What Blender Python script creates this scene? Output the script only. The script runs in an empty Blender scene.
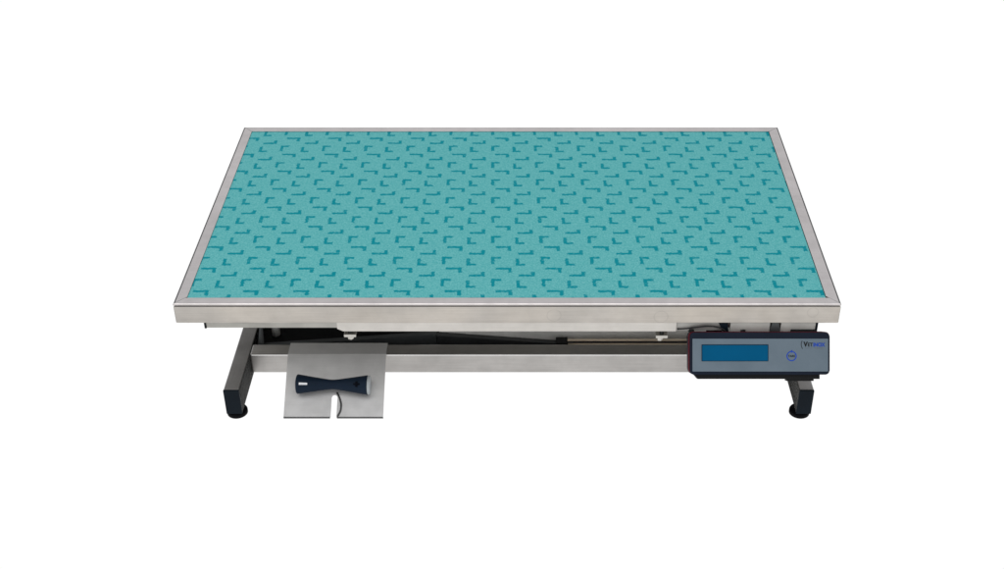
import bpy, bmesh, math, random
from mathutils import Vector, Matrix
random.seed(4)
scene = bpy.context.scene
COL = scene.collection
PI = math.pi
H = 0.2675                      # height of the table top above the floor (m)

# ------------------------------------------------------------------ materials
def new_mat(name):
    m = bpy.data.materials.new(name); m.use_nodes = True
    nt = m.node_tree
    return m, nt, nt.nodes['Principled BSDF']

def N(nt, kind, **kw):
    n = nt.nodes.new(kind)
    for k, v in kw.items(): setattr(n, k, v)
    return n

def mth(nt, op, a, b=None, c=None, clamp=False):
    n = nt.nodes.new('ShaderNodeMath'); n.operation = op; n.use_clamp = clamp
    for i, v in enumerate((a, b, c)):
        if v is None: continue
        if hasattr(v, 'is_output'): nt.links.new(v, n.inputs[i])
        else: n.inputs[i].default_value = v
    return n.outputs[0]

def mix_rgb(nt, fac, a, b, blend='MIX'):
    n = nt.nodes.new('ShaderNodeMix'); n.data_type = 'RGBA'; n.blend_type = blend
    for i, v in ((0, fac), (6, a), (7, b)):
        if hasattr(v, 'is_output'): nt.links.new(v, n.inputs[i])
        else: n.inputs[i].default_value = v if i == 0 else (*v, 1)
    return n.outputs[2]

def position(nt):
    return N(nt, 'ShaderNodeNewGeometry').outputs['Position']

def noise(nt, vec, scale, detail=3.0, stretch=(1, 1, 1), rough=0.55):
    mp = N(nt, 'ShaderNodeMapping'); mp.inputs['Scale'].default_value = stretch
    nt.links.new(vec, mp.inputs['Vector'])
    n = N(nt, 'ShaderNodeTexNoise'); n.inputs['Scale'].default_value = scale
    n.inputs['Detail'].default_value = detail; n.inputs['Roughness'].default_value = rough
    nt.links.new(mp.outputs[0], n.inputs['Vector'])
    return n.outputs['Fac']

def ramp(nt, v, lo, hi, a, b):
    n = N(nt, 'ShaderNodeMapRange')
    nt.links.new(v, n.inputs[0])
    for i, x in enumerate((lo, hi, a, b)): n.inputs[i + 1].default_value = x
    return n.outputs[0]

def steel(name, col, rough=0.34, along='x', streak=0.10, blotch=0.12, tint=None, rings=None):
    """brushed stainless steel: grain along one axis, soft smudges, slight uneven tint"""
    m, nt, b = new_mat(name)
    b.inputs['Metallic'].default_value = 1.0
    p = position(nt)
    st = {'x': (0.012, 1, 1), 'y': (1, 0.012, 1), 'z': (1, 1, 0.012)}[along]
    g = noise(nt, p, 900, 3, st)
    bl = noise(nt, p, 9, 4, (0.45, 1, 1))
    sm = noise(nt, p, 38, 3)
    f = mth(nt, 'MULTIPLY', ramp(nt, g, 0.3, 0.7, 1 - streak, 1 + streak * .6), ramp(nt, bl, 0.3, 0.7, 1 - blotch, 1 + blotch * .7))
    f = mth(nt, 'MULTIPLY', f, ramp(nt, sm, 0.35, 0.7, 1.03, 0.95))
    c = N(nt, 'ShaderNodeCombineColor')
    t = tint or col
    base = mix_rgb(nt, ramp(nt, noise(nt, p, 4.3, 2), 0.38, 0.62, 0, 1), col, t)
    if rings:                                            # faint weld-stud rings showing through the sheet
        sep = N(nt, 'ShaderNodeSeparateXYZ'); nt.links.new(p, sep.inputs[0])
        for (rx, rz, rr) in rings:
            dx = mth(nt, 'SUBTRACT', sep.outputs[0], rx); dz = mth(nt, 'SUBTRACT', sep.outputs[2], rz)
            d = mth(nt, 'SQRT', mth(nt, 'ADD', mth(nt, 'MULTIPLY', dx, dx), mth(nt, 'MULTIPLY', dz, dz)))
            d = mth(nt, 'ABSOLUTE', mth(nt, 'SUBTRACT', d, rr))
            f = mth(nt, 'MULTIPLY', f, ramp(nt, d, 0.0004, 0.0014, 0.9, 1.0))
    vm = N(nt, 'ShaderNodeVectorMath', operation='SCALE')
    nt.links.new(base, vm.inputs[0]); nt.links.new(f, vm.inputs['Scale'])
    nt.links.new(vm.outputs[0], b.inputs['Base Color'])
    nt.links.new(mth(nt, 'ADD', ramp(nt, g, 0.2, 0.8, rough - .05, rough + .06), ramp(nt, sm, 0.4, 0.7, 0, 0.06)), b.inputs['Roughness'])
    bp = N(nt, 'ShaderNodeBump'); bp.inputs['Strength'].default_value = 0.06; bp.inputs['Distance'].default_value = 0.0006
    nt.links.new(mth(nt, 'ADD', g, mth(nt, 'MULTIPLY', bl, 6.0)), bp.inputs['Height'])
    nt.links.new(bp.outputs[0], b.inputs['Normal'])
    return m

def plastic(name, col, rough=0.45, var=0.10, grain=700, spec=0.5, bump=0.05):
    m, nt, b = new_mat(name)
    p = position(nt)
    f = ramp(nt, noise(nt, p, 24, 4), 0.3, 0.7, 1 - var, 1 + var)
    rgb = N(nt, 'ShaderNodeRGB'); rgb.outputs[0].default_value = (*col, 1)
    vm = N(nt, 'ShaderNodeVectorMath', operation='SCALE')
    nt.links.new(rgb.outputs[0], vm.inputs[0]); nt.links.new(f, vm.inputs['Scale'])
    nt.links.new(vm.outputs[0], b.inputs['Base Color'])
    gr = noise(nt, p, grain, 2)
    nt.links.new(ramp(nt, gr, 0.3, 0.7, rough - .05, rough + .05), b.inputs['Roughness'])
    b.inputs['Specular IOR Level'].default_value = spec
    bp = N(nt, 'ShaderNodeBump'); bp.inputs['Strength'].default_value = bump; bp.inputs['Distance'].default_value = 0.0003
    nt.links.new(gr, bp.inputs['Height']); nt.links.new(bp.outputs[0], b.inputs['Normal'])
    return m

def mat_rubber():
    """teal rubber sheet: fine flecks and a repeat of four turned L marks"""
    m, nt, b = new_mat('teal_rubber_print')
    p = position(nt)
    wob = N(nt, 'ShaderNodeTexNoise'); wob.inputs['Scale'].default_value = 230; wob.inputs['Detail'].default_value = 2
    nt.links.new(p, wob.inputs['Vector'])
    off = N(nt, 'ShaderNodeVectorMath', operation='SUBTRACT'); nt.links.new(wob.outputs['Color'], off.inputs[0]); off.inputs[1].default_value = (.5, .5, .5)
    sc = N(nt, 'ShaderNodeVectorMath', operation='SCALE'); nt.links.new(off.outputs[0], sc.inputs[0]); sc.inputs['Scale'].default_value = 0.0064
    ad = N(nt, 'ShaderNodeVectorMath', operation='ADD'); nt.links.new(p, ad.inputs[0]); nt.links.new(sc.outputs[0], ad.inputs[1])
    sep = N(nt, 'ShaderNodeSeparateXYZ'); nt.links.new(ad.outputs[0], sep.inputs[0])
    X, Y = sep.outputs[0], sep.outputs[1]
    u = mth(nt, 'ADD', mth(nt, 'MULTIPLY', X, mth(nt, 'MULTIPLY_ADD', X, -0.2411, 10.7167)), 6.6787 + 0.040 + 20)
    u = mth(nt, 'ADD', u, mth(nt, 'MULTIPLY', Y, 0.24))
    v = mth(nt, 'ADD', mth(nt, 'DIVIDE', Y, 0.0753), 20 - 0.15)
    u = mth(nt, 'FRACT', u); v = mth(nt, 'FRACT', v)
    rects = [(.050, .113, .62, .95), (.05, .24, .868, .95),
             (.550, .613, .555, .87), (.55, .735, .555, .637),
             (.140, .455, .372, .452), (.388, .455, .235, .452),
             (.600, .915, .060, .140), (.848, .915, .060, .265)]
    d = None
    for (u0, u1, v0, v1) in rects:
        a = mth(nt, 'MULTIPLY', mth(nt, 'SUBTRACT', mth(nt, 'ABSOLUTE', mth(nt, 'SUBTRACT', u, (u0 + u1) / 2)), (u1 - u0) / 2), 93)
        c = mth(nt, 'MULTIPLY', mth(nt, 'SUBTRACT', mth(nt, 'ABSOLUTE', mth(nt, 'SUBTRACT', v, (v0 + v1) / 2)), (v1 - v0) / 2), 75)
        e = mth(nt, 'MAXIMUM', a, c)
        d = e if d is None else mth(nt, 'MINIMUM', d, e)
    mask = ramp(nt, d, -0.2, 1.05, 1, 0)
    wear = ramp(nt, noise(nt, p, 170, 2), 0.32, 0.46, 0.72, 1.0)
    mask = mth(nt, 'MULTIPLY', mask, wear)
    fleck = noise(nt, p, 330, 2, rough=0.7)
    fleck2 = noise(nt, p, 120, 3)
    base = mix_rgb(nt, ramp(nt, fleck, 0.34, 0.66, 0, 1), BASE_DARK, BASE_LIGHT)
    base = mix_rgb(nt, ramp(nt, fleck2, 0.45, 0.75, 0, 0.35), base, BASE_DARK)
    colr = mix_rgb(nt, mask, base, MARK)
    nt.links.new(colr, b.inputs['Base Color'])
    b.inputs['Roughness'].default_value = 0.75; b.inputs['Specular IOR Level'].default_value = 0.08
    bp = N(nt, 'ShaderNodeBump'); bp.inputs['Strength'].default_value = 0.25; bp.inputs['Distance'].default_value = 0.0006
    nt.links.new(fleck, bp.inputs['Height']); nt.links.new(bp.outputs[0], b.inputs['Normal'])
    return m

BASE_DARK, BASE_LIGHT, MARK = (0.085, 0.425, 0.435), (0.175, 0.545, 0.545), (0.0, 0.270, 0.325)
M = dict(
    rim=steel('brushed_steel_rim', (0.68, 0.64, 0.63), 0.36, 'x', .05, .05, (0.63, 0.595, 0.585)),
    apron=steel('brushed_steel_apron', (0.555, 0.510, 0.455), 0.31, 'x', .08, .15, (0.48, 0.455, 0.425),
                rings=[(0.0505, H - .0261, .0125), (0.2438, H - .0292, .0125), (0.5169, H - .0192, .010)]),
    flange=steel('folded_steel_flange', (0.60, 0.575, 0.54), 0.3, 'x', .06, .09),
    strip=steel('dull_steel_strip', (0.42, 0.41, 0.38), 0.4, 'x', .08, .2),
    tube=steel('brushed_steel_tube', (0.42, 0.405, 0.39), 0.36, 'x', .10, .18),
    rail=steel('shaded_brushed_steel_rail', (0.12, 0.12, 0.118), 0.45, 'y', .03, .2),
    rail_lit_top=steel('lit_brushed_steel_rail_top', (0.27, 0.262, 0.255), 0.40, 'y', .08, .22),
    plate=steel('brushed_steel_plate', (0.62, 0.615, 0.61), 0.52, 'x', .05, .12),
    lip=steel('dark_edge_steel', (0.10, 0.10, 0.10), 0.45, 'x', .1, .1),
    bolt=steel('zinc_bolt', (0.60, 0.58, 0.54), 0.35, 'z', .05, .1),
    bright=steel('edge_highlight_steel', (0.80, 0.79, 0.77), 0.25, 'x', .04, .1),
    dark_steel=steel('dark_steel', (0.06, 0.065, 0.065), 0.45, 'x', .1, .2),
    sheen=plastic('pale_sheen_paint', (0.80, 0.79, 0.76), 0.5, .15),
    grey=plastic('dark_grey_painted_steel', (0.058, 0.064, 0.066), 0.5, .2),
    arm=plastic('charcoal_painted_steel', (0.035, 0.038, 0.04), 0.5, .2),
    cell=plastic('satin_aluminium_sheet', (0.50, 0.49, 0.46), 0.5, .15),
    warm=plastic('beige_painted_rod', (0.80, 0.66, 0.50), 0.5, .1),
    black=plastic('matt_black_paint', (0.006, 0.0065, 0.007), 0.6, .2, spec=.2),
    cap=plastic('navy_black_plastic_cap', (0.004, 0.008, 0.013), 0.6, .15, spec=.1),
    foot=plastic('black_rubber', (0.002, 0.002, 0.003), 0.7, .15, spec=.08),
    grip=plastic('navy_rubber_grip', (0.005, 0.013, 0.027), 0.6, .12, spec=.13, bump=.12),
    symbol=plastic('raised_black_symbol', (0.001, 0.002, 0.005), 0.6, .1, spec=.06),
    disc=plastic('pale_grey_plastic', (0.36, 0.39, 0.40), 0.5, .06),
    label=plastic('white_label', (0.85, 0.86, 0.88), 0.5, .03),
    label_ink=plastic('grey_label_ink', (0.45, 0.48, 0.55), 0.5, .03),
    housing=plastic('navy_black_housing', (0.006, 0.011, 0.023), 0.5, .12, spec=.13),
    seam=plastic('dark_red_seam', (0.10, 0.006, 0.014), 0.6, .1, spec=.1),
    screen=plastic('blue_lcd', (0.0, 0.088, 0.20), 0.4, .05, spec=.05, bump=0.0),
    screen_edge=plastic('dark_lcd_edge', (0.002, 0.025, 0.05), 0.4, .05, spec=.1),
    ink_blue=plastic('blue_print', (0.015, 0.065, 0.40), 0.5, .03, spec=.2),
    ink_dark=plastic('black_print', (0.006, 0.006, 0.006), 0.5, .03, spec=.2),
    ink_grey=plastic('grey_print', (0.11, 0.13, 0.15), 0.5, .03),
    cable=plastic('black_cable', (0.008, 0.008, 0.009), 0.45, .1, spec=.4),
    mat=mat_rubber(),
)
# satin silver-blue membrane of the display
def mat_face():
    m, nt, b = new_mat('silver_blue_membrane')
    p = position(nt); sep = N(nt, 'ShaderNodeSeparateXYZ'); nt.links.new(p, sep.inputs[0])
    f = ramp(nt, noise(nt, p, 14, 3), .35, .65, 0, 1)
    c = mix_rgb(nt, f, (0.112, 0.155, 0.192), (0.138, 0.182, 0.222))
    nt.links.new(c, b.inputs['Base Color'])
    b.inputs['Roughness'].default_value = 0.42; b.inputs['Metallic'].default_value = 0.15
    return m
M['face'] = mat_face()
M['plate'].node_tree.nodes['Principled BSDF'].inputs['Metallic'].default_value = .65
M['rail'].node_tree.nodes['Principled BSDF'].inputs['Specular Tint'].default_value = (.0, .0, .0, 1)
for n_ in M['rail'].node_tree.nodes:
    if n_.type == 'BUMP': M['rail'].node_tree.links.remove(n_.outputs[0].links[0])

# ------------------------------------------------------------------ mesh helpers
def box_bm(bm, x0, x1, y0, y1, z0, z1, bev=0.0, mi=0):
    vs = [bm.verts.new((x, y, z)) for x in (x0, x1) for y in (y0, y1) for z in (z0, z1)]
    F = [(0, 1, 3, 2), (4, 6, 7, 5), (0, 4, 5, 1), (2, 3, 7, 6), (0, 2, 6, 4), (1, 5, 7, 3)]
    fs = [bm.faces.new([vs[i] for i in f]) for f in F]
    for f in fs: f.material_index = mi
    if bev:
        es = list({e for f in fs for e in f.edges})
        bmesh.ops.bevel(bm, geom=es, offset=bev, segments=2, profile=.5, affect='EDGES')
    return bm

def prism_bm(bm, pts, ext, bev=0.0, mi=0):
    """closed polygon (list of Vectors) swept by the vector ext"""
    a = [bm.verts.new(p) for p in pts]; b = [bm.verts.new(Vector(p) + ext) for p in pts]
    n = len(pts); fs = [bm.faces.new(a), bm.faces.new(list(reversed(b)))]
    for i in range(n): fs.append(bm.faces.new([a[i], b[i], b[(i + 1) % n], a[(i + 1) % n]]))
    for f in fs: f.material_index = mi
    if bev:
        es = list({e for f in fs[:2] for e in f.edges})
        bmesh.ops.bevel(bm, geom=es, offset=bev, segments=2, profile=.5, affect='EDGES')
    return bm

def lathe_bm(bm, prof, origin, axis, n=32, mi=0):
    """profile [(t, r)] turned about axis through origin"""
    axis = Vector(axis).normalized(); u = axis.orthogonal().normalized(); w = axis.cross(u)
    rings = []
    for (t, r) in prof:
        c = Vector(origin) + axis * t
        if r < 1e-6: rings.append([bm.verts.new(c)])
        else: rings.append([bm.verts.new(c + (u * math.cos(a) + w * math.sin(a)) * r) for a in [2 * PI * k / n for k in range(n)]])
    for A, B in zip(rings, rings[1:]):
        for k in range(n):
            q = [A[k % len(A)], A[(k + 1) % len(A)], B[(k + 1) % len(B)], B[k % len(B)]]
            q = list(dict.fromkeys(q))
            if len(q) > 2:
                f = bm.faces.new(q); f.material_index = mi; f.smooth = True
    return bm

def tube_bm(bm, pts, r, n=10):
    pts = [Vector(p) for p in pts]; rings = []
    for i, p in enumerate(pts):
        t = (pts[min(i + 1, len(pts) - 1)] - pts[max(i - 1, 0)]).normalized()
        u = t.cross(Vector((0, 0, 1)));
        if u.length < 1e-3: u = t.cross(Vector((0, 1, 0)))
        u.normalize(); w = t.cross(u)
        rings.append([bm.verts.new(p + (u * math.cos(a) + w * math.sin(a)) * r) for a in [2 * PI * k / n for k in range(n)]])
    for A, B in zip(rings, rings[1:]):
        for k in range(n):
            f = bm.faces.new([A[k], A[(k + 1) % n], B[(k + 1) % n], B[k]]); f.smooth = True
    bm.faces.new(list(reversed(rings[0]))); bm.faces.new(rings[-1])
    return bm

def smooth_pts(pts, k=8):
    P = [Vector(p) for p in pts]; P = [P[0] * 2 - P[1]] + P + [P[-1] * 2 - P[-2]]; out = []
    for i in range(1, len(P) - 2):
        for j in range(k):
            t = j / k; a, b, c, d = P[i - 1], P[i], P[i + 1], P[i + 2]
            out.append(.5 * ((2 * b) + (c - a) * t + (2 * a - 5 * b + 4 * c - d) * t * t + (3 * b - a - 3 * c + d) * t ** 3))
    out.append(P[-2]); return out

def world_of(o):
    v = Vector((0, 0, 0))
    while o: v += o.location; o = o.parent
    return v

def obj(name, bm, mats, parent=None, recalc=True):
    """one mesh object, its origin at the middle of its own box; verts come in world metres"""
    if recalc: bmesh.ops.recalc_face_normals(bm, faces=bm.faces)
    xs = [v.co for v in bm.verts]
    c = Vector([(min(p[i] for p in xs) + max(p[i] for p in xs)) / 2 for i in range(3)])
    for v in bm.verts: v.co -= c
    me = bpy.data.meshes.new(name); bm.to_mesh(me); bm.free()
    for m in (mats if isinstance(mats, (list, tuple)) else [mats]): me.materials.append(m)
    o = bpy.data.objects.new(name, me); COL.objects.link(o)
    o.parent = parent; o.location = c - world_of(parent)
    return o

def thing(name, label, cat, loc):
    o = bpy.data.objects.new(name, None); o.empty_display_size = .05; COL.objects.link(o)
    o.location = loc; o['label'] = label; o['category'] = cat
    return o

B = bmesh.new
V = Vector

# ------------------------------------------------------------------ the floor
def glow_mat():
    m = bpy.data.materials.new('white_glowing_floor'); m.use_nodes = True; nt = m.node_tree; nt.nodes.clear()
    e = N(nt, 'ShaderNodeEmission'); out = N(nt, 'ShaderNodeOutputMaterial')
    e.inputs['Color'].default_value = (1, 1, 1, 1); e.inputs['Strength'].default_value = 1.02  # the floor itself is made to glow white and takes no shadows
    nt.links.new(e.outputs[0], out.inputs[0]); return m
bm = B(); vs = [bm.verts.new(p) for p in ((-40, -40, 0), (40, -40, 0), (40, 40, 0), (-40, 40, 0))]; bm.faces.new(vs)
g = obj('ground', bm, glow_mat(), recalc=False); g['kind'] = 'structure'

# ------------------------------------------------------------------ the table
T = thing('examination_table', 'low stainless steel veterinary examination table with a weighing display under its front edge', 'table', (-.034, .35, 0))
TX0, TX1, TY0, TY1 = -.6341, .5662, 0.0, .6972

def frame_profile(w):
    return [(w, -.012), (w, -.0004), (w - .0006, 0), (.0040, 0), (.0020, -.0005), (.0006, -.0018), (0, -.0036),
            (.0006, -.0046), (.0032, -.0048), (.0034, -.0068), (.0010, -.0072), (.0004, -.0080), (.0004, -.0418), (.0016, -.0432), (.004, -.0436), (.022, -.0436)]
def frame_side(bm, a, b, inward, along, w, gap, lip=0):
    """one mitred side between corners a and b"""
    pr = frame_profile(w); rows = []
    for (o, z) in pr:
        m = o + gap
        pa = V((a[0], a[1], H + z)) + V(inward) * o + V(along) * m
        pb = V((b[0], b[1], H + z)) + V(inward) * o - V(along) * m
        rows.append((bm.verts.new(pa), bm.verts.new(pb)))
    for i, ((p, q), (r, s)) in enumerate(zip(rows, rows[1:])):
        f = bm.faces.new([p, q, s, r]); f.material_index = (lip if 3 <= i < 7 else 0) if i < 7 else (2 if i < 9 else 1)
        f.smooth = False
bm = B()
WR = .0235
g_ = .0004
frame_side(bm, (TX0, TY0), (TX1, TY0), (0, 1, 0), (1, 0, 0), WR - .0040, g_)
frame_side(bm, (TX1, TY0), (TX1, TY1), (-1, 0, 0), (0, 1, 0), WR, g_, 3)
frame_side(bm, (TX1, TY1), (TX0, TY1), (0, -1, 0), (-1, 0, 0), WR - .0025, g_, 3)
frame_side(bm, (TX0, TY1), (TX0, TY0), (1, 0, 0), (0, -1, 0), WR - .002, g_, 3)
obj('frame', bm, [M['rim'], M['apron'], M['dark_steel'], M['lip']], T)
# tray floor under the mat and the shadowed core seen in the mitre joints
obj('tray', box_bm(B(), TX0 + .005, TX1 - .005, TY0 + .005, TY1 - .005, H - .0395, H - .0062), M['dark_steel'], T)

# under-frame: dull strips left and right, brighter folded flange between them
obj('under_frame', box_bm(B(), -.5866, .5312, .012, .66, H - .0665 + .0045, H - .0430, .0008), M['strip'], T)
bm = B()
prism_bm(bm, [V((-.3440, .0035, H - .0432)), V((.2740, .0035, H - .0432)), V((.2740, .0035, H - .0640)), V((-.3330, .0035, H - .0640)), V((-.3440, .0035, H - .0585))], V((0, .0075, 0)), .0007)
obj('front_flange', bm, M['flange'], T)
obj('strip_end', box_bm(B(), -.5872, -.5835, .0105, .03, H - .0625, H - .0440, .0004), M['black'], T)
# plates of the weighing cell above the display
bm = B()
box_bm(bm, .2745, .3600, .0090, .0112, H - .0655, H - .0440, .0004)
obj('cell_plate', bm, M['cell'], T)
bm = B()
box_bm(bm, .3720, .4440, .0060, .0112, H - .0665, H - .0440, .0005)
box_bm(bm, .4640, .5270, .0060, .0112, H - .0665, H - .0440, .0005)
obj('cell_plate', bm, M['cell'], T)
bm = B()
prism_bm(bm, [V((.4440, .004, H - .066)), V((.4475, .004, H - .044)), V((.4590, .004, H - .044)), V((.4640, .004, H - .066))], V((0, .006, 0)), .0005)
obj('rib', bm, M['grey'], T)
obj('corner_block', box_bm(B(), .5275, .5312, .0050, .0500, H - .070, H - .0432, .0005), M['cap'], T)
# cable from the weighing cell into the display
cp = smooth_pts([(.276, .007, H - .0615), (.292, .005, H - .0585), (.312, .004, H - .0545), (.332, .004, H - .0525), (.350, .003, H - .0545), (.362, .002, H - .061), (.366, .004, H - .075)])
obj('cable', tube_bm(B(), cp, .0016), M['cable'], T)
obj('cable_clip', prism_bm(B(), [V((.350, .004, H - .0455)), V((.3665, .004, H - .0455)), V((.3700, .004, H - .066)), V((.3600, .004, H - .066))], V((0, .006, 0)), .0005), M['cap'], T)

# bolts hanging under the flange
def bolt(x, y, zt, skew):
    bm = B()
    box_bm(bm, x - .0112, x + .0112, y - .008, y + .008, zt - .0065, zt, .0012)
    lathe_bm(bm, [(0, .006), (.006, .006), (.0085, .0045), (.0085, 0)], (x + skew, y, zt - .0065), (0, 0, -1), 6)
    for f in bm.faces: f.smooth = False
    obj('bolt', bm, M['bolt'], T)
bolt(-.3250, .0300, H - .0845, 0); bolt(.2510, .0300, H - .0868, -.003)
for x in (-.325, .251):
    obj('bolt_shank', lathe_bm(B(), [(0, .004), (.025, .004)], (x, .030, H - .0620), (0, 0, -1), 12), M['dark_steel'], T)

# base: two rails on rubber feet, cross tubes, dark pan added as the shade below, folded lift arms
RZ = H - .1997; RB = H - .2555
RAILS = [(-.5700, -.5404), (.5146, .5424)]
for (x0, x1) in RAILS:
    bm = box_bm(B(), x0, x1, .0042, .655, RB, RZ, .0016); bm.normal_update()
    for f in bm.faces: f.material_index = 1 if f.normal.z > .5 else 0  # light on the top, shade on the sides painted as two steels
    r = obj('base_rail', bm, [M['rail'], M['rail_lit_top']], T)
    obj('end_cap', box_bm(B(), x0 - .0002, x1 + .0002, 0.0, .0045, RB - .0002, RZ + .0002, .0009), M['cap'], r)
    for y in (.018, .635):
        xc = (x0 + x1) / 2 + (.0015 if x0 < 0 else -.004)
        obj('foot', lathe_bm(B(), [(-.0005, 0), (-.0005, .017), (.001, .0195), (.007, .0195), (.009, .0185), (.0098, .008), (.0122, .008)], (xc, y, 0.0005), (0, 0, 1), 36), M['foot'], r)
CY0, CY1 = .1142, .1483
CZ0 = H - .2451
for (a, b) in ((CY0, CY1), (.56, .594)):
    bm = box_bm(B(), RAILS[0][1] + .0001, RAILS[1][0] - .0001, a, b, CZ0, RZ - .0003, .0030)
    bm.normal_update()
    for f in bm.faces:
        if f.normal.z > .2 and f.normal.y < -.5: f.material_index = 1      # worn front edge, its highlight painted in as lighter steel
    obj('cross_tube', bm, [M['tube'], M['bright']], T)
obj('shade_pan', box_bm(B(), RAILS[0][1] + .0003, RAILS[1][0] - .0003, CY1 + .0003, .5597, CZ0 + .002, CZ0 + .006), M['black'], T)
def arm(pts, y, mat, th=.012):
    obj('lift_arm', prism_bm(B(), [V((x, y, H + z)) for x, z in pts], V((0, th, 0)), .001), mat, T)
arm([(-.530, -.236), (-.1927, -.2075), (-.180, -.2075), (-.180, -.236)], .190, M['grey'])
arm([(-.179, -.2070), (.095, -.2306), (.095, -.238), (-.179, -.238)], .188, M['arm'])
arm([(-.175, -.170), (.500, -.170), (.500, -.228), (-.175, -.232)], .2012, M['sheen'], .02)  # pale panel, the sheen inside the gap put into its colour
arm([(-.53, -.16), (-.22, -.16), (-.22, -.225), (-.53, -.225)], .30, M['black'], .02)
for z in (-.2098, -.2205):
    obj('actuator_rod', lathe_bm(B(), [(0, 0), (0, .0024), (.30, .0024), (.30, 0)], (.0830, .175, H + z), (1, 0, 0), 16), M['warm'], T)
obj('actuator_block', box_bm(B(), .060, .0835, .165, .187, CZ0 + .0062, H - .2105, .001), M['black'], T)
obj('pivot_sleeve', lathe_bm(B(), [(0, 0), (0, .0085), (.055, .0085), (.055, 0)], (-.512, .235, CZ0 + .006), (0, 0, 1), 24), M['sheen'], T)
bm = B(); prism_bm(bm, [V((-.5375, .156, CZ0 + .007)), V((-.5255, .156, CZ0 + .007)), V((-.5320, .200, H - .175))], V((.003, .004, 0)))
obj('gusset', bm, M['grey'], T)

# ------------------------------------------------------------------ handset holder (bent plate hooked over the front cross tube)
PT = V((-.3690, .1120, RZ + .0030)); PB = V((-.3674, -.0027, H - .2620))        # middle of the fold, middle of the lower edge
n_up = V((0, (PT - PB).z, -(PT - PB).y)).normalized()
if n_up.z < 0: n_up = -n_up
if n_up.y > 0: n_up = V((0, -abs(n_up.y), n_up.z))
def on_plate(a, t, h=0.0):
    """a: metres from the middle line, t: 0 at the fold .. 1 at the lower edge, h: height off the plate"""
    return PT.lerp(PB, t) + V((a, 0, 0)) + n_up * h
WT, WB = .0958, .0949
L = (PB - PT).length
sw, st = .0056, .65                                   # slot half width and where it starts
edge = [(-WT, 0), (WT, 0), (WB, 1), (sw + .001, 1), (sw, .985)]
edge += [(sw, st + sw / L)] + [(sw * math.cos(a), st + sw / L - sw / L * math.sin(a)) for a in [PI * k / 10 for k in range(1, 10)]] + [(-sw, st + sw / L)]
edge += [(-sw, .985), (-sw - .001, 1), (-WB, 1)]
bm = B()
SX = .0003
prism_bm(bm, [on_plate(a + (SX if abs(a) < .01 else 0), t) for a, t in edge], -n_up * .0022)
# flap lying on the tube
box_bm(bm, PT.x - WT, PT.x + WT, PT.y - .0005, CY1 - .0005, RZ + .0009, RZ + .0029)
H1 = obj('handset_holder', bm, M['plate'], T)
# dark folded lips along the lower edge
for a0, a1 in ((-WB, -sw - .001), (sw + .001, WB)):
    bm = B(); prism_bm(bm, [on_plate(a0, .989, .0004), on_plate(a0, 1.002, .0004), on_plate(a0, 1.002, -.0046), on_plate(a0, .989, -.0046)], V((a1 - a0, 0, 0)))
    obj('lip', bm, M['lip'], H1)
# raised rim of the slot, a crescent on its right
cr = smooth_pts([on_plate(.0045, .615, .0006), on_plate(.0100, .70, .0008), on_plate(.0136, .80, .001), on_plate(.0130, .90, .0008), on_plate(.0080, .985, .0004)])
obj('slot_rim', tube_bm(B(), cr, .0018), M['lip'], H1)

# ------------------------------------------------------------------ hand control resting on the holder
dirx = V((1, -.018, 0)); dirx = (dirx - n_up * dirx.dot(n_up)).normalized()
HC = on_plate(-.0020, .545, .0188)
prof = []
for k in range(41):
    t = -1 + 2 * k / 40
    r = .0093 + .0095 * (math.sqrt(t * t + .012) - math.sqrt(.012)) / (math.sqrt(1.012) - math.sqrt(.012))
    prof.append((t * .0665, r))
rend = prof[0][1]
prof = [(-.0690, 0), (-.0690, rend - .004), (-.0683, rend - .0014)] + prof + [(.0672, rend - .0010), (.0672, 0)]
bm = lathe_bm(B(), prof, (0, 0, 0), (1, 0, 0), 48)
side = n_up.cross(dirx).normalized(); rot = Matrix((dirx, side, n_up)).transposed().to_4x4()
def place(bm, mtx): bmesh.ops.transform(bm, matrix=mtx, verts=bm.verts); return bm
MH = Matrix.Translation(HC) @ rot
HCt = thing('hand_control', 'navy hourglass shaped hand control with a white label lying on the steel holder plate', 'hand control', HC)
body = obj('grip', place(bm, MH), M['grip'], HCt)
obj('end_disc', place(lathe_bm(B(), [(.0673, 0), (.0673, .0178), (.0682, .0184), (.0715, .0182), (.0722, .0170), (.0722, 0)], (0, 0, 0), (1, 0, 0), 40), MH), M['disc'], HCt)
# view-facing top side of the grip: angle about the axis from n_up towards the front
def grip_pt(x, a, lift):
    t = abs(x) / .0665
    r = .0093 + .0095 * (math.sqrt(t * t + .012) - math.sqrt(.012)) / (math.sqrt(1.012) - math.sqrt(.012)) + lift
    return MH @ V((x, -math.sin(a) * r, math.cos(a) * r))
def wrap_patch(x0, x1, a0, a1, lift, nx=6, na=6):
    bm = B(); G = [[bm.verts.new(grip_pt(x0 + (x1 - x0) * i / nx, a0 + (a1 - a0) * j / na, lift)) for j in range(na + 1)] for i in range(nx + 1)]
    for i in range(nx):
        for j in range(na): bm.faces.new([G[i][j], G[i + 1][j], G[i + 1][j + 1], G[i][j + 1]])
    return bm
lb = obj('label_plate', wrap_patch(-.0615, -.0460, .22, .46, .0004), M['label'], HCt)
obj('print_line', wrap_patch(-.0600, -.0475, .37, .40, .0006), M['label_ink'], lb)
bm = wrap_patch(.0415, .0540, .18, .40, .0005); bm2 = wrap_patch(.0453, .0502, -.05, .62, .0007)
me = bpy.data.meshes.new('t'); bm2.to_mesh(me); bm.from_mesh(me); bm2.free(); bpy.data.meshes.remove(me)
obj('plus_symbol', bm, M['symbol'], HCt)

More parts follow.
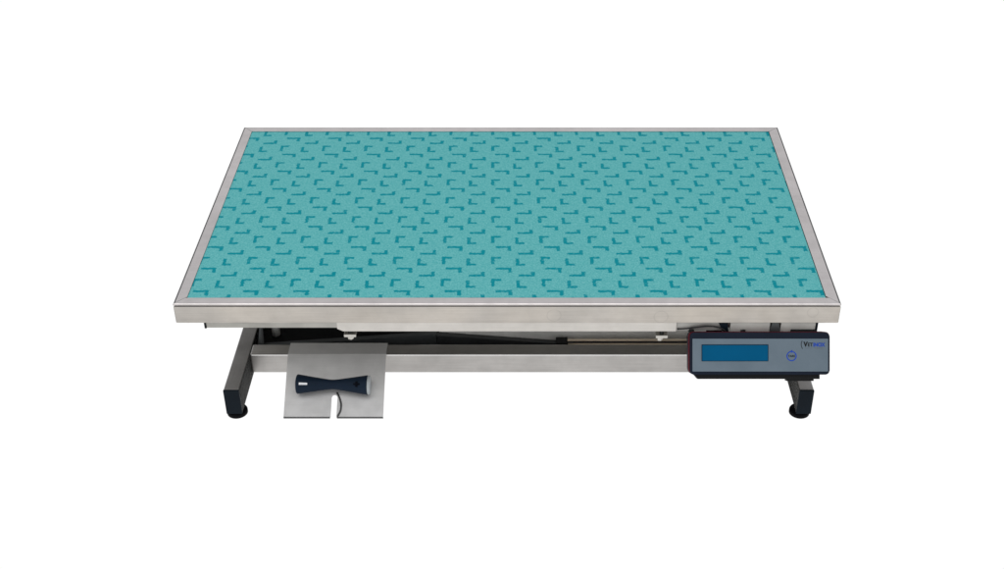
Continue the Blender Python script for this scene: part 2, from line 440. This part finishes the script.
# ------------------------------------------------------------------ weighing display
TH = math.radians(33.835); S, Cc = math.sin(TH), math.cos(TH)
DC = V((.4245, -.030, H - .0924)); K = .0018140
dX, dU, dN = V((1, 0, 0)), V((0, S, Cc)), V((0, -Cc, S))
MD = Matrix.Translation(DC) @ Matrix((dX, dU, dN)).transposed().to_4x4()      # local x right, y up the face, z out of it
def rrect(x0, x1, y0, y1, r, z, n=5):
    P = []
    for cx, cy, a0 in ((x1 - r, y1 - r, 0), (x0 + r, y1 - r, PI / 2), (x0 + r, y0 + r, PI), (x1 - r, y0 + r, 1.5 * PI)):
        P += [V((cx + r * math.cos(a0 + PI / 2 * k / n), cy + r * math.sin(a0 + PI / 2 * k / n), z)) for k in range(n + 1)]
    return P
def dpanel(x0, x1, y0, y1, r, z0, z1, bev=0.0):
    return place(prism_bm(B(), rrect(x0, x1, y0, y1, r, z0), V((0, 0, z1 - z0)), bev), MD)
px = lambda a: a * K
D = obj('display_unit', dpanel(px(-70.2), px(69.6), px(-19.6), px(22.6), px(4), -.034, .0008, .0016), M['housing'], T)
D['label'] = 'navy display housing with silver face and blue screen under the front edge'
obj('seam', dpanel(px(-71.0), px(69.9), px(-18.9), px(23.1), px(4.3), -.014, -.0030, .0008), M['seam'], D)
obj('back_shell', dpanel(px(-70.6), px(69.9), px(-18.6), px(23.0), px(4.3), -.036, -.0142, .0010), M['housing'], D)
fp = obj('faceplate', dpanel(px(-67.6), px(67.9), px(-16.4), px(16.3), px(.6), .0007, .0014), M['face'], D)
sc_ = obj('screen', dpanel(px(-58.6), px(8.2), px(-6.2), px(10.6), px(.4), .0013, .0019), [M['screen_edge']], D)
bm = dpanel(px(-57.8), px(7.6), px(-5.6), px(9.8), px(.3), .0018, .0021)
# the blue area of the screen
D2 = obj('screen_area', bm, M['screen'], D)
def ring_bm(cx, cy, r0, r1, z, a0=0.0, a1=2 * PI, n=48, th=.0003):
    bm = B(); rows = []
    for k in range(n + 1):
        a = a0 + (a1 - a0) * k / n; d = V((math.cos(a), math.sin(a), 0)); o = V((cx, cy, z))
        rows.append((bm.verts.new(o + d * r0), bm.verts.new(o + d * r1)))
    for A, Bq in zip(rows, rows[1:]): bm.faces.new([A[0], A[1], Bq[1], Bq[0]])
    return place(bm, MD)
def text_bm(body, size, x, y, z, bold=0.0, align='LEFT', sx=1.0, width=None):
    cu = bpy.data.curves.new('text', 'FONT'); cu.body = body; cu.size = size; cu.offset = bold
    cu.align_x = align; cu.extrude = .0001; cu.fill_mode = 'BOTH'; cu.resolution_u = 4
    o = bpy.data.objects.new('text', cu); COL.objects.link(o)
    dg = bpy.context.evaluated_depsgraph_get(); me = bpy.data.meshes.new_from_object(o.evaluated_get(dg))
    bm = B(); bm.from_mesh(me)
    bpy.data.objects.remove(o); bpy.data.curves.remove(cu); bpy.data.meshes.remove(me)
    x_0 = min(v.co.x for v in bm.verts); w = max(v.co.x for v in bm.verts) - x_0
    if width: sx = width / w; x -= x_0 * sx
    for v in bm.verts: v.co = V((v.co.x * sx + x, v.co.y + y, v.co.z + z))
    return place(bm, MD), w * sx
def join(*bms):
    out = B()
    for b in bms:
        me = bpy.data.meshes.new('j'); b.to_mesh(me); b.free(); out.from_mesh(me); bpy.data.meshes.remove(me)
    return out
bx_, by_ = px(31.4), px(-1.0)
ring = ring_bm(bx_, by_, px(4.0), px(5.1), .0017)
tick = place(prism_bm(B(), [V((bx_ - px(.55), by_ + px(3.4), .0016)), V((bx_ + px(.55), by_ + px(3.4), .0016)), V((bx_ + px(.55), by_ + px(6.0), .0016)), V((bx_ - px(.55), by_ + px(6.0), .0016))], V((0, 0, .0002))), MD)
tb = obj('tare_button', join(ring, tick), M['ink_blue'], D)
t1, _ = text_bm('TARE', px(2.9), bx_, by_ - px(1.0), .0017, px(.05), 'CENTER')
tt = obj('button_lettering', t1, M['ink_dark'], D)
# maker's lettering, upper right corner of the face
lx, ly = px(43.2), px(8.6)
v1, _ = text_bm('V', px(6.6), lx, ly, .0017, px(.32), width=px(4.4))
v2, _ = text_bm('ET', px(5.2), lx + px(4.5), ly, .0017, px(.10), width=px(4.9))
arc = ring_bm(lx + px(5.0), ly + px(2.0), px(6.9), px(7.5), .0017, PI * .83, PI * 1.20, 20)
obj('logo', join(v1, v2, arc), M['ink_dark'], D)
v3, _ = text_bm('INOX', px(5.2), lx + px(9.9), ly, .0017, px(.22), width=px(11.8))
obj('logo', v3, M['ink_blue'], D)
obj('logo_underline', join(place(box_bm(B(), lx + px(1.5), lx + px(8.5), ly - px(1.9), ly - px(1.5), .0015, .0017), MD),
                           place(box_bm(B(), lx + px(10.5), lx + px(20.5), ly - px(1.9), ly - px(1.5), .0015, .0017), MD)), M['ink_grey'], D)
# tilted mount under and behind the housing
bm = place(prism_bm(B(), [V((px(-66), px(-19.0), -.010)), V((px(-61.5), px(-24.4), -.010)), V((px(61), px(-24.4), -.010)), V((px(61), px(-17), -.010)), V((px(-66), px(-17), -.010))], V((0, 0, -.022)), .0006), MD)
obj('mount_bracket', bm, M['black'], D)
obj('mount_foot', place(box_bm(B(), px(28), px(55.5), px(-26.6), px(-22), -.030, -.014, .0006), MD), M['black'], D)
# tabs on the top edge
obj('tab', place(box_bm(B(), px(-70), px(-65), px(22.5), px(25.4), -.030, -.010, .0006), MD), M['black'], D)
obj('tab', place(box_bm(B(), px(-18), px(-13.5), px(22.5), px(25.2), -.030, -.010, .0006), MD), M['black'], D)
obj('tab', place(box_bm(B(), px(32), px(57.5), px(22.5), px(25.4), -.030, -.010, .0006), MD), M['black'], D)
# hanger plates from the under-frame down to the back of the housing
for x in (.345, .500):
    obj('hanger', box_bm(B(), x - .015, x + .015, .013, .016, H - .125, H - .0615, .0005), M['dark_steel'], T)

# ------------------------------------------------------------------ mat in the tray
o = obj('table_mat', box_bm(B(), TX0 + WR - .0018, TX1 - WR - .0009, TY0 + WR - .0038, TY1 - WR + .0023, H - .0060, H - .0016, .0005), M['mat'])
o['label'] = 'teal rubber mat printed with darker L shaped marks, lying inside the steel table rim'
o['category'] = 'mat'

# ------------------------------------------------------------------ light
w = bpy.data.worlds.new('World'); scene.world = w; w.use_nodes = True
nt = w.node_tree; bg = nt.nodes['Background']
tc = N(nt, 'ShaderNodeTexCoord'); sep = N(nt, 'ShaderNodeSeparateXYZ'); nt.links.new(tc.outputs['Generated'], sep.inputs[0])
cr = N(nt, 'ShaderNodeValToRGB'); nt.links.new(sep.outputs[2], cr.inputs[0])
cr.color_ramp.elements[0].position = 0.0; cr.color_ramp.elements[0].color = (1, 1, 1, 1)
cr.color_ramp.elements[1].position = 1.0; cr.color_ramp.elements[1].color = (.72, .74, .78, 1)
nt.links.new(cr.outputs[0], bg.inputs[0]); bg.inputs[1].default_value = 0.85
def softbox(name, loc, target, sx, sy, power, col=(1, 1, 1)):
    l = bpy.data.lights.new(name, 'AREA'); l.shape = 'RECTANGLE'; l.size = sx; l.size_y = sy; l.energy = power; l.color = col
    o = bpy.data.objects.new(name, l); COL.objects.link(o); o.location = loc
    o.rotation_euler = (V(target) - V(loc)).to_track_quat('-Z', 'Y').to_euler()
softbox('softbox', (-.35, -1.3, 2.7), (0, .3, .2), 3.4, 1.3, 19, (1, .985, .96))

# ------------------------------------------------------------------ camera
cd = bpy.data.cameras.new('camera'); cam = bpy.data.objects.new('camera', cd); COL.objects.link(cam); scene.camera = cam
cam.location = (0, -1.87795, 1.30137 + H); cam.rotation_euler = (PI / 2 - TH, 0, 0)
cd.sensor_width = 36; cd.lens = 1274 / 1004 * 36; cd.shift_x = -24 / 1004; cd.shift_y = -.5 / 1004
cd.clip_start = .05; cd.clip_end = 200
scene.view_settings.view_transform = 'Standard'; scene.view_settings.look = 'None'; scene.view_settings.exposure = 0
